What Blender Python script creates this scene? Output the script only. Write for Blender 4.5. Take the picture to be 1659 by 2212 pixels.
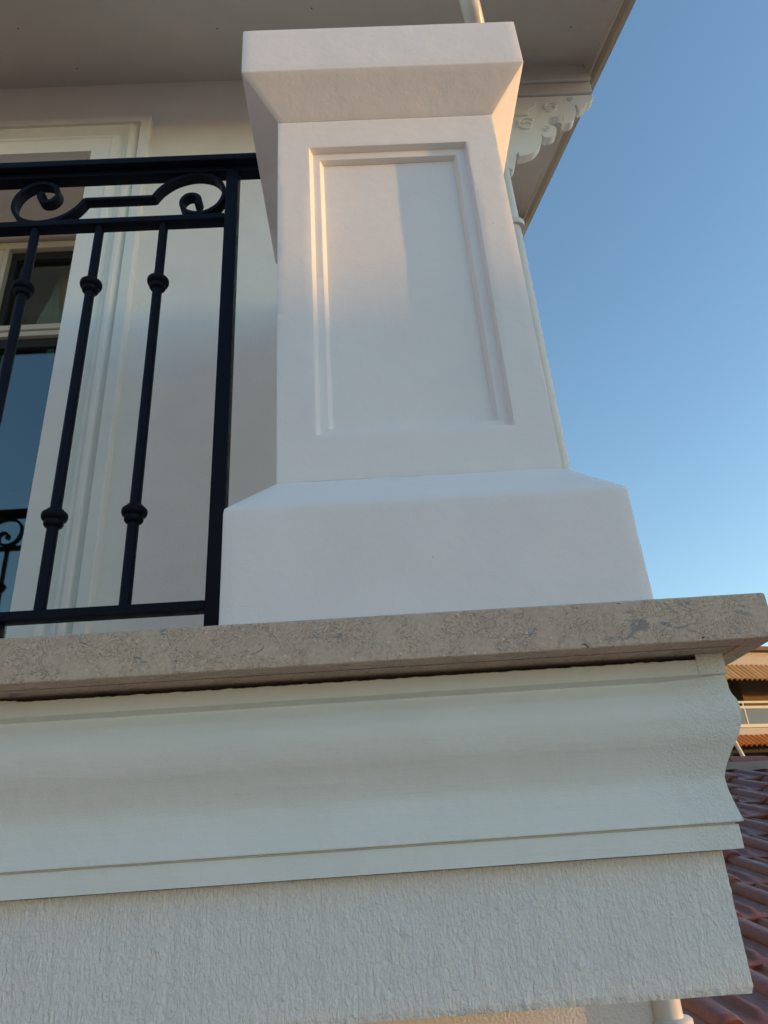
import bpy, bmesh, math, random
from mathutils import Vector, Matrix, noise
R = math.radians
rnd = random.Random(7)
for o in list(bpy.data.objects): bpy.data.objects.remove(o)
S = bpy.context.scene
C = S.collection

# ---------------------------------------------------------------- camera, sky, sun
PITCH, ROLL, YAW = 0.45700746, -0.07032206, 0.0327849
fwd0 = Vector((math.sin(YAW), math.cos(YAW), 0)); rt = Vector((math.cos(YAW), -math.sin(YAW), 0))
fw = fwd0*math.cos(PITCH) + Vector((0, 0, 1))*math.sin(PITCH)
up = rt.cross(fw)
r_ = rt*math.cos(ROLL) + up*math.sin(ROLL); u_ = -rt*math.sin(ROLL) + up*math.cos(ROLL)
cam = bpy.data.cameras.new('camera'); cam.sensor_fit = 'VERTICAL'; cam.sensor_height = 24.0
cam.lens = 1535/2212*24.0; cam.clip_start = 0.02; cam.clip_end = 6000
co = bpy.data.objects.new('camera', cam); C.objects.link(co)
co.matrix_world = Matrix(((r_.x, u_.x, -fw.x, 0), (r_.y, u_.y, -fw.y, 0), (r_.z, u_.z, -fw.z, 0), (0, 0, 0, 1)))
S.camera = co

SUN_EL, SUN_AZ = R(2.5), R(10.5)          # azimuth: from +X towards -Y
SKY_EL = SUN_EL
sdir = Vector((math.cos(SUN_AZ)*math.cos(SUN_EL), -math.sin(SUN_AZ)*math.cos(SUN_EL), math.sin(SUN_EL)))
w = bpy.data.worlds.new('World'); S.world = w; w.use_nodes = True
nt = w.node_tree; bg = nt.nodes['Background']
sky = nt.nodes.new('ShaderNodeTexSky'); sky.sky_type = 'NISHITA'; sky.sun_disc = False
sky.sun_elevation = SKY_EL; sky.sun_rotation = math.atan2(sdir.x, sdir.y)
sky.altitude = 0; sky.air_density = 1.0; sky.dust_density = 0.3; sky.ozone_density = 2.1
nt.links.new(sky.outputs[0], bg.inputs[0]); bg.inputs[1].default_value = 0.15
sun = bpy.data.lights.new('sun', 'SUN'); sun.energy = 0.70; sun.angle = R(0.55); sun.color = (1.0, 0.50, 0.14)
so = bpy.data.objects.new('sun', sun); C.objects.link(so)
so.rotation_euler = (-sdir).to_track_quat('-Z', 'Y').to_euler()
S.view_settings.view_transform = 'Standard'; S.view_settings.look = 'None'
S.view_settings.gamma = 1; S.view_settings.use_curve_mapping = False
S.view_settings.exposure = 2.4

# ---------------------------------------------------------------- materials
def mat(name, col, rough=0.6, spec=0.5, metal=0.0):
    m = bpy.data.materials.new(name); m.use_nodes = True
    b = m.node_tree.nodes['Principled BSDF']
    b.inputs['Base Color'].default_value = (*col, 1); b.inputs['Roughness'].default_value = rough
    b.inputs['Specular IOR Level'].default_value = spec; b.inputs['Metallic'].default_value = metal
    return m
def N(m, t, **kw):
    n = m.node_tree.nodes.new(t)
    for k, v in kw.items():
        if k in n.inputs: n.inputs[k].default_value = v
        else: setattr(n, k, v)
    return n
def LK(m, a, b): m.node_tree.links.new(a, b)
def coords(m, scale=(1, 1, 1)):
    g = N(m, 'ShaderNodeNewGeometry'); mp = N(m, 'ShaderNodeMapping'); mp.inputs['Scale'].default_value = scale
    LK(m, g.outputs['Position'], mp.inputs['Vector']); return mp.outputs[0]
def objcoords(m, scale=(1, 1, 1)):
    g = N(m, 'ShaderNodeTexCoord'); mp = N(m, 'ShaderNodeMapping'); mp.inputs['Scale'].default_value = scale
    LK(m, g.outputs['Object'], mp.inputs['Vector']); return mp.outputs[0]
def noise_tex(m, vec, scale, detail=4, rough=0.6, dist=0.0):
    n = N(m, 'ShaderNodeTexNoise'); n.inputs['Scale'].default_value = scale; n.inputs['Detail'].default_value = detail
    n.inputs['Roughness'].default_value = rough; n.inputs['Distortion'].default_value = dist
    LK(m, vec, n.inputs['Vector']); return n.outputs['Fac']
def ramp(m, fac, stops):
    r = N(m, 'ShaderNodeValToRGB'); e = r.color_ramp.elements
    while len(e) < len(stops): e.new(0.5)
    for el, (p, c) in zip(e, stops): el.position = p; el.color = (*c, 1) if len(c) == 3 else c
    LK(m, fac, r.inputs[0]); return r.outputs[0]
def math_(m, op, a, b=0.5, c=None):
    n = N(m, 'ShaderNodeMath'); n.operation = op
    for i, v in enumerate((a, b, c)):
        if v is None: continue
        if isinstance(v, (int, float)): n.inputs[i].default_value = v
        else: LK(m, v, n.inputs[i])
    return n.outputs[0]
def mix(m, fac, a, b, mode='MIX'):
    n = N(m, 'ShaderNodeMix'); n.data_type = 'RGBA'; n.blend_type = mode
    for s, v in ((0, fac), (6, a), (7, b)):
        if isinstance(v, (int, float)): n.inputs[s].default_value = v
        elif isinstance(v, tuple): n.inputs[s].default_value = (*v, 1)
        else: LK(m, v, n.inputs[s])
    return n.outputs[2]
def bump(m, h, dist, strength=1.0, prev=None):
    n = N(m, 'ShaderNodeBump'); n.inputs['Strength'].default_value = strength; n.inputs['Distance'].default_value = dist
    LK(m, h, n.inputs['Height'])
    if prev is not None: LK(m, prev, n.inputs['Normal'])
    return n.outputs[0]
def bsdf(m): return m.node_tree.nodes['Principled BSDF']

def paint(name, col, grain=0.0004, brush=0.0, rough=0.55, blot=0.04, streak=(1, 1, 1)):
    m = mat(name, col, rough, 0.35); b = bsdf(m)
    v = coords(m)
    big = noise_tex(m, v, 7, 5, 0.6)
    c2 = tuple(x*(1-2*blot) for x in col)
    cc = mix(m, big, tuple(min(1, x*(1+blot)) for x in col), c2)
    sp = N(m, 'ShaderNodeTexVoronoi'); sp.inputs['Scale'].default_value = 42; sp.inputs['Randomness'].default_value = 1; LK(m, v, sp.inputs['Vector'])
    pit = ramp(m, sp.outputs['Distance'], [(0.0, (1, 1, 1)), (0.035, (1, 1, 1)), (0.06, (0, 0, 0))])
    # only a few of the voronoi cells carry a nick
    pick = N(m, 'ShaderNodeSeparateColor'); LK(m, sp.outputs['Color'], pick.inputs[0])
    pk = math_(m, 'GREATER_THAN', pick.outputs[0], 0.93)
    nick = math_(m, 'MULTIPLY', pit, pk)
    cc = mix(m, math_(m, 'MULTIPLY', nick, 0.55), cc, tuple(x*0.35 for x in col))
    LK(m, cc, b.inputs['Base Color'])
    fine = noise_tex(m, v, 420, 4, 0.6)
    nrm = bump(m, fine, grain)
    mid = noise_tex(m, v, 38, 6, 0.6)
    nrm = bump(m, mid, 0.0012, 0.5, nrm)
    nrm = bump(m, noise_tex(m, v, 11, 3, 0.5), 0.004, 0.5, nrm)
    if brush:
        vb = coords(m, streak)
        d = noise_tex(m, coords(m), 3.0, 2, 0.5)
        br = noise_tex(m, vb, 60, 5, 0.65, 0.6)
        nrm = bump(m, br, brush, 1, nrm)
        sx = N(m, 'ShaderNodeSeparateXYZ'); LK(m, v, sx.inputs[0])
        mk = ramp(m, math_(m, 'ADD', sx.outputs[0], math_(m, 'MULTIPLY', big, 0.12)), [(0.40, (0, 0, 0)), (0.50, (1, 1, 1))])
        mk = math_(m, 'ADD', math_(m, 'MULTIPLY', mk, 0.9), 0.06)
        ru = ramp(m, noise_tex(m, v, 290, 3, 0.6, 0.6), [(0.42, (0, 0, 0)), (0.62, (1, 1, 1))])
        nrm = bump(m, math_(m, 'MULTIPLY', mk, ru), 0.0006, 1, nrm)
    nrm = bump(m, math_(m, 'SUBTRACT', 0.0, nick), 0.001, 1, nrm)
    LK(m, nrm, b.inputs['Normal'])
    return m

M = {}
M['pillar'] = paint('white_pillar_paint', (0.83, 0.81, 0.805), 0.0004)
M['cornice'] = paint('white_cornice_paint', (0.755, 0.815, 0.80), 0.0003, 0.0008, streak=(0.08, 1, 1))
M['trim'] = paint('white_trim_paint', (0.85, 0.85, 0.81), 0.0003)
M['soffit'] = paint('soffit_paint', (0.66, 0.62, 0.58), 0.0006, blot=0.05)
M['mortar'] = mat('grey_mortar', (0.55, 0.54, 0.50), 0.9)

def plaster(name, col, a, b_, sc=1.0, streaks=True):
    m = mat(name, col, 0.8, 0.2); v = coords(m); B = bsdf(m)
    cc = mix(m, noise_tex(m, v, 9, 5), tuple(x*1.04 for x in col), tuple(x*0.92 for x in col)); LK(m, cc, B.inputs['Base Color'])
    vs = coords(m, (1, 1, 0.42) if streaks else (1, 1, 1))
    n1 = noise_tex(m, vs, 300*sc, 3, 0.6, 0.3)
    n1r = ramp(m, n1, [(0.40, (0, 0, 0)), (0.64, (1, 1, 1))])
    if streaks:
        st = noise_tex(m, coords(m, (1, 1, 0.07)), 120, 3, 0.6, 0.5)
        n1r = math_(m, 'ADD', n1r, math_(m, 'MULTIPLY', st, 2.2))
    n2 = noise_tex(m, v, 330*sc, 3, 0.6)
    nr = bump(m, n1r, a); nr = bump(m, n2, b_, 1, nr)
    LK(m, nr, B.inputs['Normal']); return m
M['plaster'] = plaster('rough_white_plaster', (0.81, 0.845, 0.84), 0.0012, 0.0009)
M['wall'] = plaster('fine_wall_render', (0.86, 0.83, 0.78), 0.0003, 0.0004, 0.9, False)
M['lowwall'] = plaster('lower_wall_render', (0.74, 0.70, 0.66), 0.0008, 0.0006, 0.5, False)

def stone():
    m = mat('shelly_limestone', (0.4, 0.33, 0.28), 0.62, 0.3); v = coords(m); B = bsdf(m)
    big = noise_tex(m, coords(m, (0.5, 1, 1)), 7, 4, 0.65)
    c = ramp(m, big, [(0.36, (0.56, 0.48, 0.36)), (0.48, (0.56, 0.455, 0.36)), (0.60, (0.55, 0.41, 0.33)), (0.68, (0.50, 0.46, 0.42))])
    mot = noise_tex(m, v, 190, 5, 0.8)
    c = mix(m, 0.42, c, ramp(m, mot, [(0.34, (0.67, 0.57, 0.46)), (0.66, (0.34, 0.26, 0.21))]), 'MIX')
    # curled shell lines: iso-lines of distorted noise
    n1 = noise_tex(m, v, 105, 2, 0.5, 1.8)
    l1 = math_(m, 'ABSOLUTE', math_(m, 'SUBTRACT', n1, 0.5))
    line = ramp(m, l1, [(0.0, (1, 1, 1)), (0.035, (0, 0, 0))])
    n1b = noise_tex(m, v, 62, 2, 0.5, 1.2)
    line2 = ramp(m, math_(m, 'ABSOLUTE', math_(m, 'SUBTRACT', n1b, 0.55)), [(0.0, (1, 1, 1)), (0.012, (0, 0, 0))])
    msk = ramp(m, noise_tex(m, v, 30, 3), [(0.38, (0, 0, 0)), (0.54, (1, 1, 1))])
    msk2 = ramp(m, noise_tex(m, v, 22, 3), [(0.38, (0, 0, 0)), (0.5, (1, 1, 1))])
    dark = math_(m, 'MULTIPLY', line, msk)
    c = mix(m, math_(m, 'MULTIPLY', dark, 0.5), c, (0.15, 0.11, 0.085))
    lite = math_(m, 'MULTIPLY', line2, msk2)
    c = mix(m, math_(m, 'MULTIPLY', lite, 0.65), c, (0.62, 0.55, 0.46))
    # pale specks and dark pits
    vo = N(m, 'ShaderNodeTexVoronoi'); vo.inputs['Scale'].default_value = 130; LK(m, v, vo.inputs['Vector'])
    sc = N(m, 'ShaderNodeSeparateColor'); LK(m, vo.outputs['Color'], sc.inputs[0])
    dot = ramp(m, vo.outputs['Distance'], [(0.18, (1, 1, 1)), (0.27, (0, 0, 0))])
    c = mix(m, math_(m, 'MULTIPLY', dot, math_(m, 'GREATER_THAN', sc.outputs[0], 0.93)), c, (0.66, 0.60, 0.52))
    pit = ramp(m, noise_tex(m, coords(m, (0.6, 1, 1)), 85, 3, 0.6, 0.8), [(0.70, (0, 0, 0)), (0.73, (1, 1, 1))])
    c = mix(m, pit, c, (0.08, 0.065, 0.055))
    # blue grey veins
    vn = noise_tex(m, coords(m, (0.6, 1, 1)), 24, 4, 0.7, 1.2)
    ve = ramp(m, vn, [(0.625, (0, 0, 0)), (0.645, (1, 1, 1))])
    c = mix(m, math_(m, 'MULTIPLY', ve, 0.8), c, (0.235, 0.25, 0.265))
    LK(m, c, B.inputs['Base Color'])
    h = math_(m, 'SUBTRACT', math_(m, 'MULTIPLY', mot, 0.3), math_(m, 'ADD', math_(m, 'MULTIPLY', dark, 0.8), math_(m, 'MULTIPLY', pit, 2.0)))
    LK(m, bump(m, h, 0.0006), B.inputs['Normal'])
    return m
M['stone'] = stone()
def iron():
    m = mat('black_iron', (0.006, 0.008, 0.016), 0.5, 0.1); v = coords(m); B = bsdf(m)
    LK(m, bump(m, noise_tex(m, v, 160, 4), 0.0004), B.inputs['Normal'])
    LK(m, ramp(m, noise_tex(m, v, 30, 4), [(0.3, (0.35,)*3), (0.7, (0.55,)*3)]), B.inputs['Roughness'])
    return m
M['iron'] = iron()
M['dark'] = mat('dark_gasket_and_gap_shade', (0.012, 0.012, 0.013), 0.7)
M['frame'] = paint('cream_window_paint', (0.60, 0.56, 0.47), 0.0002, rough=0.4)
M['barge'] = paint('barge_paint', (0.50, 0.42, 0.33), 0.0004)
def pipe_mat(name, col):
    m = mat(name, col, 0.32, 0.5); B = bsdf(m); v = coords(m)
    LK(m, mix(m, noise_tex(m, v, 20, 4), col, tuple(x*0.85 for x in col)), B.inputs['Base Color']); return m
M['pipe'] = pipe_mat('cream_pipe_enamel', (0.70, 0.70, 0.66))
def glass(name, tint, refl):
    m = bpy.data.materials.new(name); m.use_nodes = True; n = m.node_tree.nodes; n.clear()
    o = n.new('ShaderNodeOutputMaterial'); mx = n.new('ShaderNodeMixShader'); tr = n.new('ShaderNodeBsdfTransparent'); gl = n.new('ShaderNodeBsdfGlossy')
    lw0 = n.new('ShaderNodeLayerWeight'); lw0.inputs['Blend'].default_value = 0.5
    pw = n.new('ShaderNodeMath'); pw.operation = 'POWER'; pw.inputs[1].default_value = 3.0; m.node_tree.links.new(lw0.outputs['Facing'], pw.inputs[0])
    lw = n.new('ShaderNodeMath'); lw.operation = 'MULTIPLY_ADD'; lw.inputs[1].default_value = 0.7; lw.inputs[2].default_value = refl; m.node_tree.links.new(pw.outputs[0], lw.inputs[0])
    tr.inputs[0].default_value = (*tint, 1); gl.inputs['Roughness'].default_value = 0.01; gl.inputs[0].default_value = (0.85, 0.95, 1, 1)
    L = m.node_tree.links; L.new(lw.outputs[0], mx.inputs[0]); L.new(tr.outputs[0], mx.inputs[1]); L.new(gl.outputs[0], mx.inputs[2]); L.new(mx.outputs[0], o.inputs[0])
    return m
M['glass'] = glass('window_glass', (0.78, 0.86, 0.84), 0.11)
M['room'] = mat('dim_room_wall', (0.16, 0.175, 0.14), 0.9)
M['curtain'] = mat('sheer_curtain_cloth', (0.55, 0.57, 0.52), 0.9)
M['strip'] = mat('orange_yellow_cloth', (0.55, 0.26, 0.03), 0.8)

def tile_mat(name, col, col2, rough=0.38):
    m = mat(name, col, rough, 0.5); B = bsdf(m); v = coords(m)
    oi = N(m, 'ShaderNodeObjectInfo')
    c = mix(m, noise_tex(m, v, 14, 5, 0.7), col, col2)
    c = mix(m, math_(m, 'MULTIPLY', oi.outputs['Random'], 0.45), c, tuple(x*0.6 for x in col2))
    du = ramp(m, noise_tex(m, v, 40, 6, 0.7), [(0.52, (0, 0, 0)), (0.75, (1, 1, 1))])
    c = mix(m, math_(m, 'MULTIPLY', du, 0.25), c, (0.22, 0.16, 0.12))
    LK(m, c, B.inputs['Base Color'])
    LK(m, ramp(m, noise_tex(m, v, 30, 4), [(0.3, (rough-0.08,)*3), (0.7, (rough+0.2,)*3)]), B.inputs['Roughness'])
    LK(m, bump(m, noise_tex(m, v, 120, 4), 0.0015), B.inputs['Normal']); return m
M['tile'] = tile_mat('glazed_brown_red_tile', (0.20, 0.07, 0.052), (0.145, 0.052, 0.040))
M['tile_grey'] = tile_mat('grey_tile', (0.075, 0.065, 0.07), (0.055, 0.05, 0.052))
M['terra'] = tile_mat('orange_terracotta', (0.85, 0.46, 0.17), (0.72, 0.33, 0.10), 0.7)
M['terra2'] = tile_mat('deep_orange_terracotta', (0.75, 0.24, 0.05), (0.62, 0.17, 0.03), 0.7)
M['bedding'] = plaster('brown_roof_mortar', (0.30, 0.235, 0.185), 0.006, 0.004, 0.25, False)
M['ridge'] = tile_mat('red_ridge_clay', (0.26, 0.09, 0.06), (0.2, 0.07, 0.05), 0.7)
M['render_cream'] = plaster('cream_render', (0.62, 0.54, 0.44), 0.004, 0.003, 0.2, False)
M['brownrender'] = plaster('pinkish_render', (0.30, 0.245, 0.21), 0.004, 0.003, 0.2, False)
M['dkwood'] = mat('dark_brown_wall', (0.06, 0.04, 0.03), 0.9)
M['brown'] = mat('brown_wall', (0.20, 0.13, 0.08), 0.9)
M['rail'] = mat('cream_rail_metal', (0.62, 0.57, 0.42), 0.4)
M['bglass'] = mat('grey_blue_balcony_glass', (0.10, 0.11, 0.14), 0.12, 0.6)
M['leaf'] = mat('hedge_leaf', (0.05, 0.09, 0.025), 0.6)
M['bark'] = mat('hedge_wood', (0.12, 0.08, 0.05), 0.9)
def ground_mat():
    m = mat('pale_paving', (0.30, 0.25, 0.20), 0.9); v = coords(m); B = bsdf(m)
    LK(m, mix(m, noise_tex(m, v, 2, 8, 0.7), (0.37, 0.335, 0.29), (0.26, 0.235, 0.20)), B.inputs['Base Color']); return m
M['ground'] = ground_mat()

# ---------------------------------------------------------------- mesh helpers
def newbm(): return bmesh.new()
def obj(name, bm, m, parent=None, smooth=None, label=None, kind=None):
    bmesh.ops.recalc_face_normals(bm, faces=bm.faces)
    me = bpy.data.meshes.new(name); bm.to_mesh(me); bm.free()
    for mm in (m if isinstance(m, (list, tuple)) else [m]): me.materials.append(mm)
    if smooth is not None:
        for p in me.polygons: p.use_smooth = True
        me.set_sharp_from_angle(angle=R(smooth))
    o = bpy.data.objects.new(name, me); C.objects.link(o)
    if parent: o.parent = parent
    if label: o['label'] = label
    if kind: o['kind'] = kind
    return o
def empty(name, label, cat, group=None, loc=(0, 0, 0)):
    o = bpy.data.objects.new(name, None); o.empty_display_size = 0.05; C.objects.link(o); o.location = loc
    o['label'] = label; o['category'] = cat
    if group: o['group'] = group
    return o
def box(bm, x0, x1, y0, y1, z0, z1, bev=0.0):
    vs = [bm.verts.new((x, y, z)) for x in (x0, x1) for y in (y0, y1) for z in (z0, z1)]
    F = [(0, 1, 3, 2), (4, 6, 7, 5), (0, 4, 5, 1), (2, 3, 7, 6), (0, 2, 6, 4), (1, 5, 7, 3)]
    fs = [bm.faces.new([vs[i] for i in f]) for f in F]
    if bev:
        bmesh.ops.recalc_face_normals(bm, faces=fs)
        es = list({e for f in fs for e in f.edges})
        bmesh.ops.bevel(bm, geom=es, offset=bev, segments=2, profile=0.6, affect='EDGES')
def bevel_sharp(bm, off, ang=20, seg=2):
    bmesh.ops.recalc_face_normals(bm, faces=bm.faces)
    es = [e for e in bm.edges if len(e.link_faces) == 2 and e.calc_face_angle(0) > R(ang)]
    bmesh.ops.bevel(bm, geom=es, offset=off, segments=seg, profile=0.6, affect='EDGES', clamp_overlap=True)
def lathe(bm, prof, cx, cy, seg=20):
    rings = []
    for r, z in prof:
        rings.append([bm.verts.new((cx+r*math.cos(2*math.pi*i/seg), cy+r*math.sin(2*math.pi*i/seg), z)) for i in range(seg)])
    for a, b in zip(rings, rings[1:]):
        for i in range(seg): bm.faces.new((a[i], a[(i+1) % seg], b[(i+1) % seg], b[i]))
    bm.faces.new(rings[0]); bm.faces.new(rings[-1])
def tube(bm, pts, r, seg=18):
    pts = [Vector(p) for p in pts]; rings = []; ref = Vector((0.3, 0.9, 0.1)).normalized()
    for i, p in enumerate(pts):
        t = (pts[min(i+1, len(pts)-1)]-pts[max(i-1, 0)]).normalized()
        a = t.cross(ref).normalized(); b = t.cross(a).normalized()
        rings.append([bm.verts.new(p+a*r*math.cos(2*math.pi*k/seg)+b*r*math.sin(2*math.pi*k/seg)) for k in range(seg)])
    for A, B in zip(rings, rings[1:]):
        for k in range(seg): bm.faces.new((A[k], A[(k+1) % seg], B[(k+1) % seg], B[k]))
    bm.faces.new(rings[0]); bm.faces.new(rings[-1])
def catmull(P, n=8):
    out = []; Q = [P[0]]+list(P)+[P[-1]]
    for i in range(1, len(Q)-2):
        p0, p1, p2, p3 = (Vector(q) for q in Q[i-1:i+3])
        for k in range(n):
            t = k/n
            out.append(0.5*((2*p1)+(-p0+p2)*t+(2*p0-5*p1+4*p2-p3)*t*t+(-p0+3*p1-3*p2+p3)*t**3))
    out.append(Vector(P[-1])); return out
def nz(x, y, z, s): return noise.noise(Vector((x*s, y*s, z*s)))
def prism_xz(bm, pts, y0, y1):
    a = [bm.verts.new((x, y0, z)) for x, z in pts]; b = [bm.verts.new((x, y1, z)) for x, z in pts]
    n = len(pts)
    for i in range(n): bm.faces.new((a[i], a[(i+1) % n], b[(i+1) % n], b[i]))
    bm.faces.new(a); bm.faces.new(b)
def sweep_corner(bm, prof, xr, yf, xl, yb, nx, jit=0.0, jscale=30, rough=None, ny=40):
    """prof: (offset outward, z). runs along the front from xl to the corner, then back along the right side to yb"""
    xs = [xl+(xr-xl)*(i/nx) for i in range(nx+1)]
    cols = []
    for i in range(nx+1):
        cols.append([(xl+(xr+o-xl)*(i/nx), yf-o, z, 'f') for o, z in prof])
    for j in range(1, ny+1):
        cols.append([(xr+o, (yf-o)+(yb-yf+o)*(j/ny), z, 's') for o, z in prof])
    V = []
    for col in cols:
        cv = []
        for x, y, z, k in col:
            dx = dy = dz = 0
            if jit:
                d = jit*nz(x, y, z, jscale)+0.5*jit*nz(x+7, y, z, jscale*3.1)
                if k == 'f': dy = -d
                else: dx = d
                dz = 0.6*jit*nz(x, y+3, z, jscale*1.7)
            if rough:
                d = rough(x, y, z)
                if k == 'f': dy -= d
                else: dx += d
                if k == 'f' and abs(x-xr) < 0.09: dx += d
            cv.append(bm.verts.new((x+dx, y+dy, z+dz)))
        V.append(cv)
    for a, b in zip(V, V[1:]):
        for i in range(len(prof)-1): bm.faces.new((a[i], b[i], b[i+1], a[i+1]))
    return V
def resample(prof, step):
    out = []
    for (a, b), (c, d) in zip(prof, prof[1:]):
        n = max(1, int(math.hypot(c-a, d-b)/step))
        for k in range(n): out.append((a+(c-a)*k/n, b+(d-b)*k/n))
    out.append(prof[-1]); return out

# ---------------------------------------------------------------- ground
bm = newbm()
v = [bm.verts.new(p) for p in ((-3000, -3000, -4), (3000, -3000, -4), (3000, 3000, -4), (-3000, 3000, -4))]; bm.faces.new(v)
obj('ground', bm, M['ground'], kind='structure')

# ---------------------------------------------------------------- house
YW = 1.75; XR = 0.54
def zs(y): return 2.78+0.4*(y-YW)
house = empty('house', 'white rendered house with tall cream window and deep overhanging eaves', 'house', loc=(-1.5, YW, -4))
HL = Vector((-1.5, YW, -4))
def hp(name, bm, m, **k):
    for vv in bm.verts: vv.co -= HL
    return obj(name, bm, m, house, **k)
OX0, OX1, OZ0, OZ1 = -2.15, -0.8997, 0.22, 2.3417
bm = newbm()
box(bm, OX1, XR, YW, YW+0.30, -0.02, zs(YW)+0.01)
box(bm, -4.5, OX0, YW, YW+0.30, -0.02, zs(YW)+0.01)
box(bm, OX0, OX1, YW, YW+0.30, OZ1, zs(YW)+0.01)
box(bm, OX0, OX1, YW, YW+0.30, -0.02, OZ0)
hp('front_wall', bm, M['wall'])
bm = newbm(); box(bm, -4.5, XR, YW+0.002, YW+0.30, -4, -0.021)
hp('lower_wall', bm, M['lowwall'])
bm = newbm()
a = [(XR-0.001, YW+0.301, -4), (XR-0.001, 6.0, -4), (XR-0.001, 6.0, zs(6.0)), (XR-0.001, YW+0.301, zs(YW+0.30))]
A = [bm.verts.new(p) for p in a]; B = [bm.verts.new((p[0]-0.3, p[1], p[2])) for p in a]
bm.faces.new(A); bm.faces.new(B)
for i in range(4): bm.faces.new((A[i], A[(i+1) % 4], B[(i+1) % 4], B[i]))
hp('side_wall', bm, M['wall'])
# roof: soffit, roof deck, barge board
XB = 0.996; YE = 1.31
def slab(bm, x0, x1, ya, yb, off0, off1):
    P = [(x, y, zs(y)+o) for x in (x0, x1) for y in (ya, yb) for o in (off0, off1)]
    vs = [bm.verts.new(p) for p in P]
    for f in [(0, 1, 3, 2), (4, 6, 7, 5), (0, 4, 5, 1), (2, 3, 7, 6), (0, 2, 6, 4), (1, 5, 7, 3)]: bm.faces.new([vs[i] for i in f])
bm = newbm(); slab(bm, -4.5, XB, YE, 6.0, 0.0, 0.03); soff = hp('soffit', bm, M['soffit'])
for (x, y) in ((-1.10, 1.47), (-0.42, 1.50), (-0.98, 1.66), (-0.08, 1.43), (0.86, 1.55), (0.90, 2.3)):
    bm = newbm(); lathe(bm, [(0.0025, zs(y)-0.0015), (0.0025, zs(y)+0.001)], x, y, 8)
    hp('nail_head', bm, M['dark'])
bm = newbm(); slab(bm, -4.6, XB+0.035, YE-0.03, 6.0, 0.031, 0.20); hp('roof_deck', bm, M['tile'])
bm = newbm(); slab(bm, XB+0.008, XB+0.027, YE-0.02, 6.0, -0.07, 0.03); hp('barge_board', bm, M['barge'])
bm = newbm(); slab(bm, XB-0.004, XB+0.006, YE-0.02, 6.0, -0.03, -0.001); hp('edge_strip', bm, M['soffit'])
bm = newbm(); slab(bm, -4.5, XB, YE-0.022, YE-0.001, -0.06, 0.03); hp('eave_board', bm, M['soffit'])
# half round gutter along the eave
bm = newbm(); gz = zs(YE)-0.0
for k in range(9):
    pass
prof = [(YE-0.09+0.06*math.cos(math.pi+math.pi*k/10), gz+0.03+0.06*math.sin(math.pi+math.pi*k/10)) for k in range(11)]
prof += [(YE-0.09+0.055*math.cos(2*math.pi-math.pi*k/10), gz+0.03+0.055*math.sin(2*math.pi-math.pi*k/10)) for k in range(11)]
a = [bm.verts.new((-4.5, y, z)) for y, z in prof]; b = [bm.verts.new((XB, y, z)) for y, z in prof]
for i in range(len(prof)): bm.faces.new((a[i], a[(i+1) % len(prof)], b[(i+1) % len(prof)], b[i]))
bm.faces.new(a); bm.faces.new(b); hp('gutter', bm, M['pipe'], smooth=40)

# purlins with scrolled corbels under the side overhang
OUT = [(0.50, 2.60), (0.971, 2.60), (0.973, 2.585), (0.960, 2.562), (0.941, 2.550), (0.932, 2.533), (0.919, 2.521), (0.905, 2.514), (0.901, 2.535), (0.893, 2.545),
       (0.892, 2.506), (0.880, 2.470), (0.866, 2.447), (0.850, 2.441), (0.836, 2.444), (0.836, 2.462), (0.841, 2.481), (0.826, 2.492), (0.812, 2.483),
       (0.792, 2.480), (0.775, 2.468), (0.772, 2.448), (0.783, 2.434), (0.798, 2.424), (0.799, 2.402), (0.790, 2.380), (0.769, 2.366), (0.750, 2.366), (0.740, 2.385), (0.738, 2.362), (0.730, 2.335),
       (0.715, 2.308), (0.697, 2.289), (0.680, 2.280), (0.660, 2.272), (0.640, 2.270), (0.640, 2.291), (0.630, 2.280), (0.626, 2.258), (0.618, 2.225), (0.605, 2.200), (0.592, 2.215), (0.588, 2.235), (0.575, 2.15), (0.50, 2.12)]
OUTS = OUT[:2]+[(v.x, v.y) for v in catmull([Vector((a, b, 0)) for a, b in OUT[2:-1]], 3)]+OUT[-1:]
SPIR = [(0.80, 2.53, 0.030), (0.690, 2.44, 0.036), (0.885, 2.575, 0.014), (0.765, 2.41, 0.016)]
def corbel(dy, dz):
    y0 = YW-0.005+dy
    pb = newbm(); box(pb, XR-0.02, 0.974, y0-0.008, y0+0.036, 2.605+dz, zs(YW)+dz+0.02, 0.006)
    box(pb, XR-0.02, 0.974, y0-0.022, y0-0.009, 2.665+dz, 2.70+dz, 0.005)
    bb = newbm(); prism_xz(bb, [(x, z+dz) for x, z in OUTS], y0, y0+0.034)
    bevel_sharp(bb, 0.0015, 40, 1)
    for cx, cz, rr in SPIR:
        pts = []
        for k in range(30):
            t = k/29; an = 0.6+t*2*math.pi*1.4; q = rr*(1-0.72*t)
            pts.append((cx+q*math.cos(an), y0-0.002, cz+dz+q*math.sin(an)))
        tube(bb, pts, rr*0.16, 8)
    lathe_pts = []
    # raised leaf on the face
    leaf = newbm()
    lp = [(0.60, 2.58), (0.66, 2.592), (0.72, 2.585), (0.745, 2.56), (0.735, 2.53), (0.71, 2.515), (0.705, 2.49), (0.67, 2.485), (0.63, 2.49), (0.60, 2.50)]
    prism_xz(leaf, [(x, z+dz) for x, z in lp], y0-0.008, y0+0.001); bevel_sharp(leaf, 0.003, 40, 2)
    p = hp('purlin', pb, M['soffit'])
    br = hp('corbel', bb, M['trim'])
    lf = hp('leaf_relief', leaf, M['trim']); lf.parent = br
corbel(0, 0); corbel(1.12, 0.448)

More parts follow.
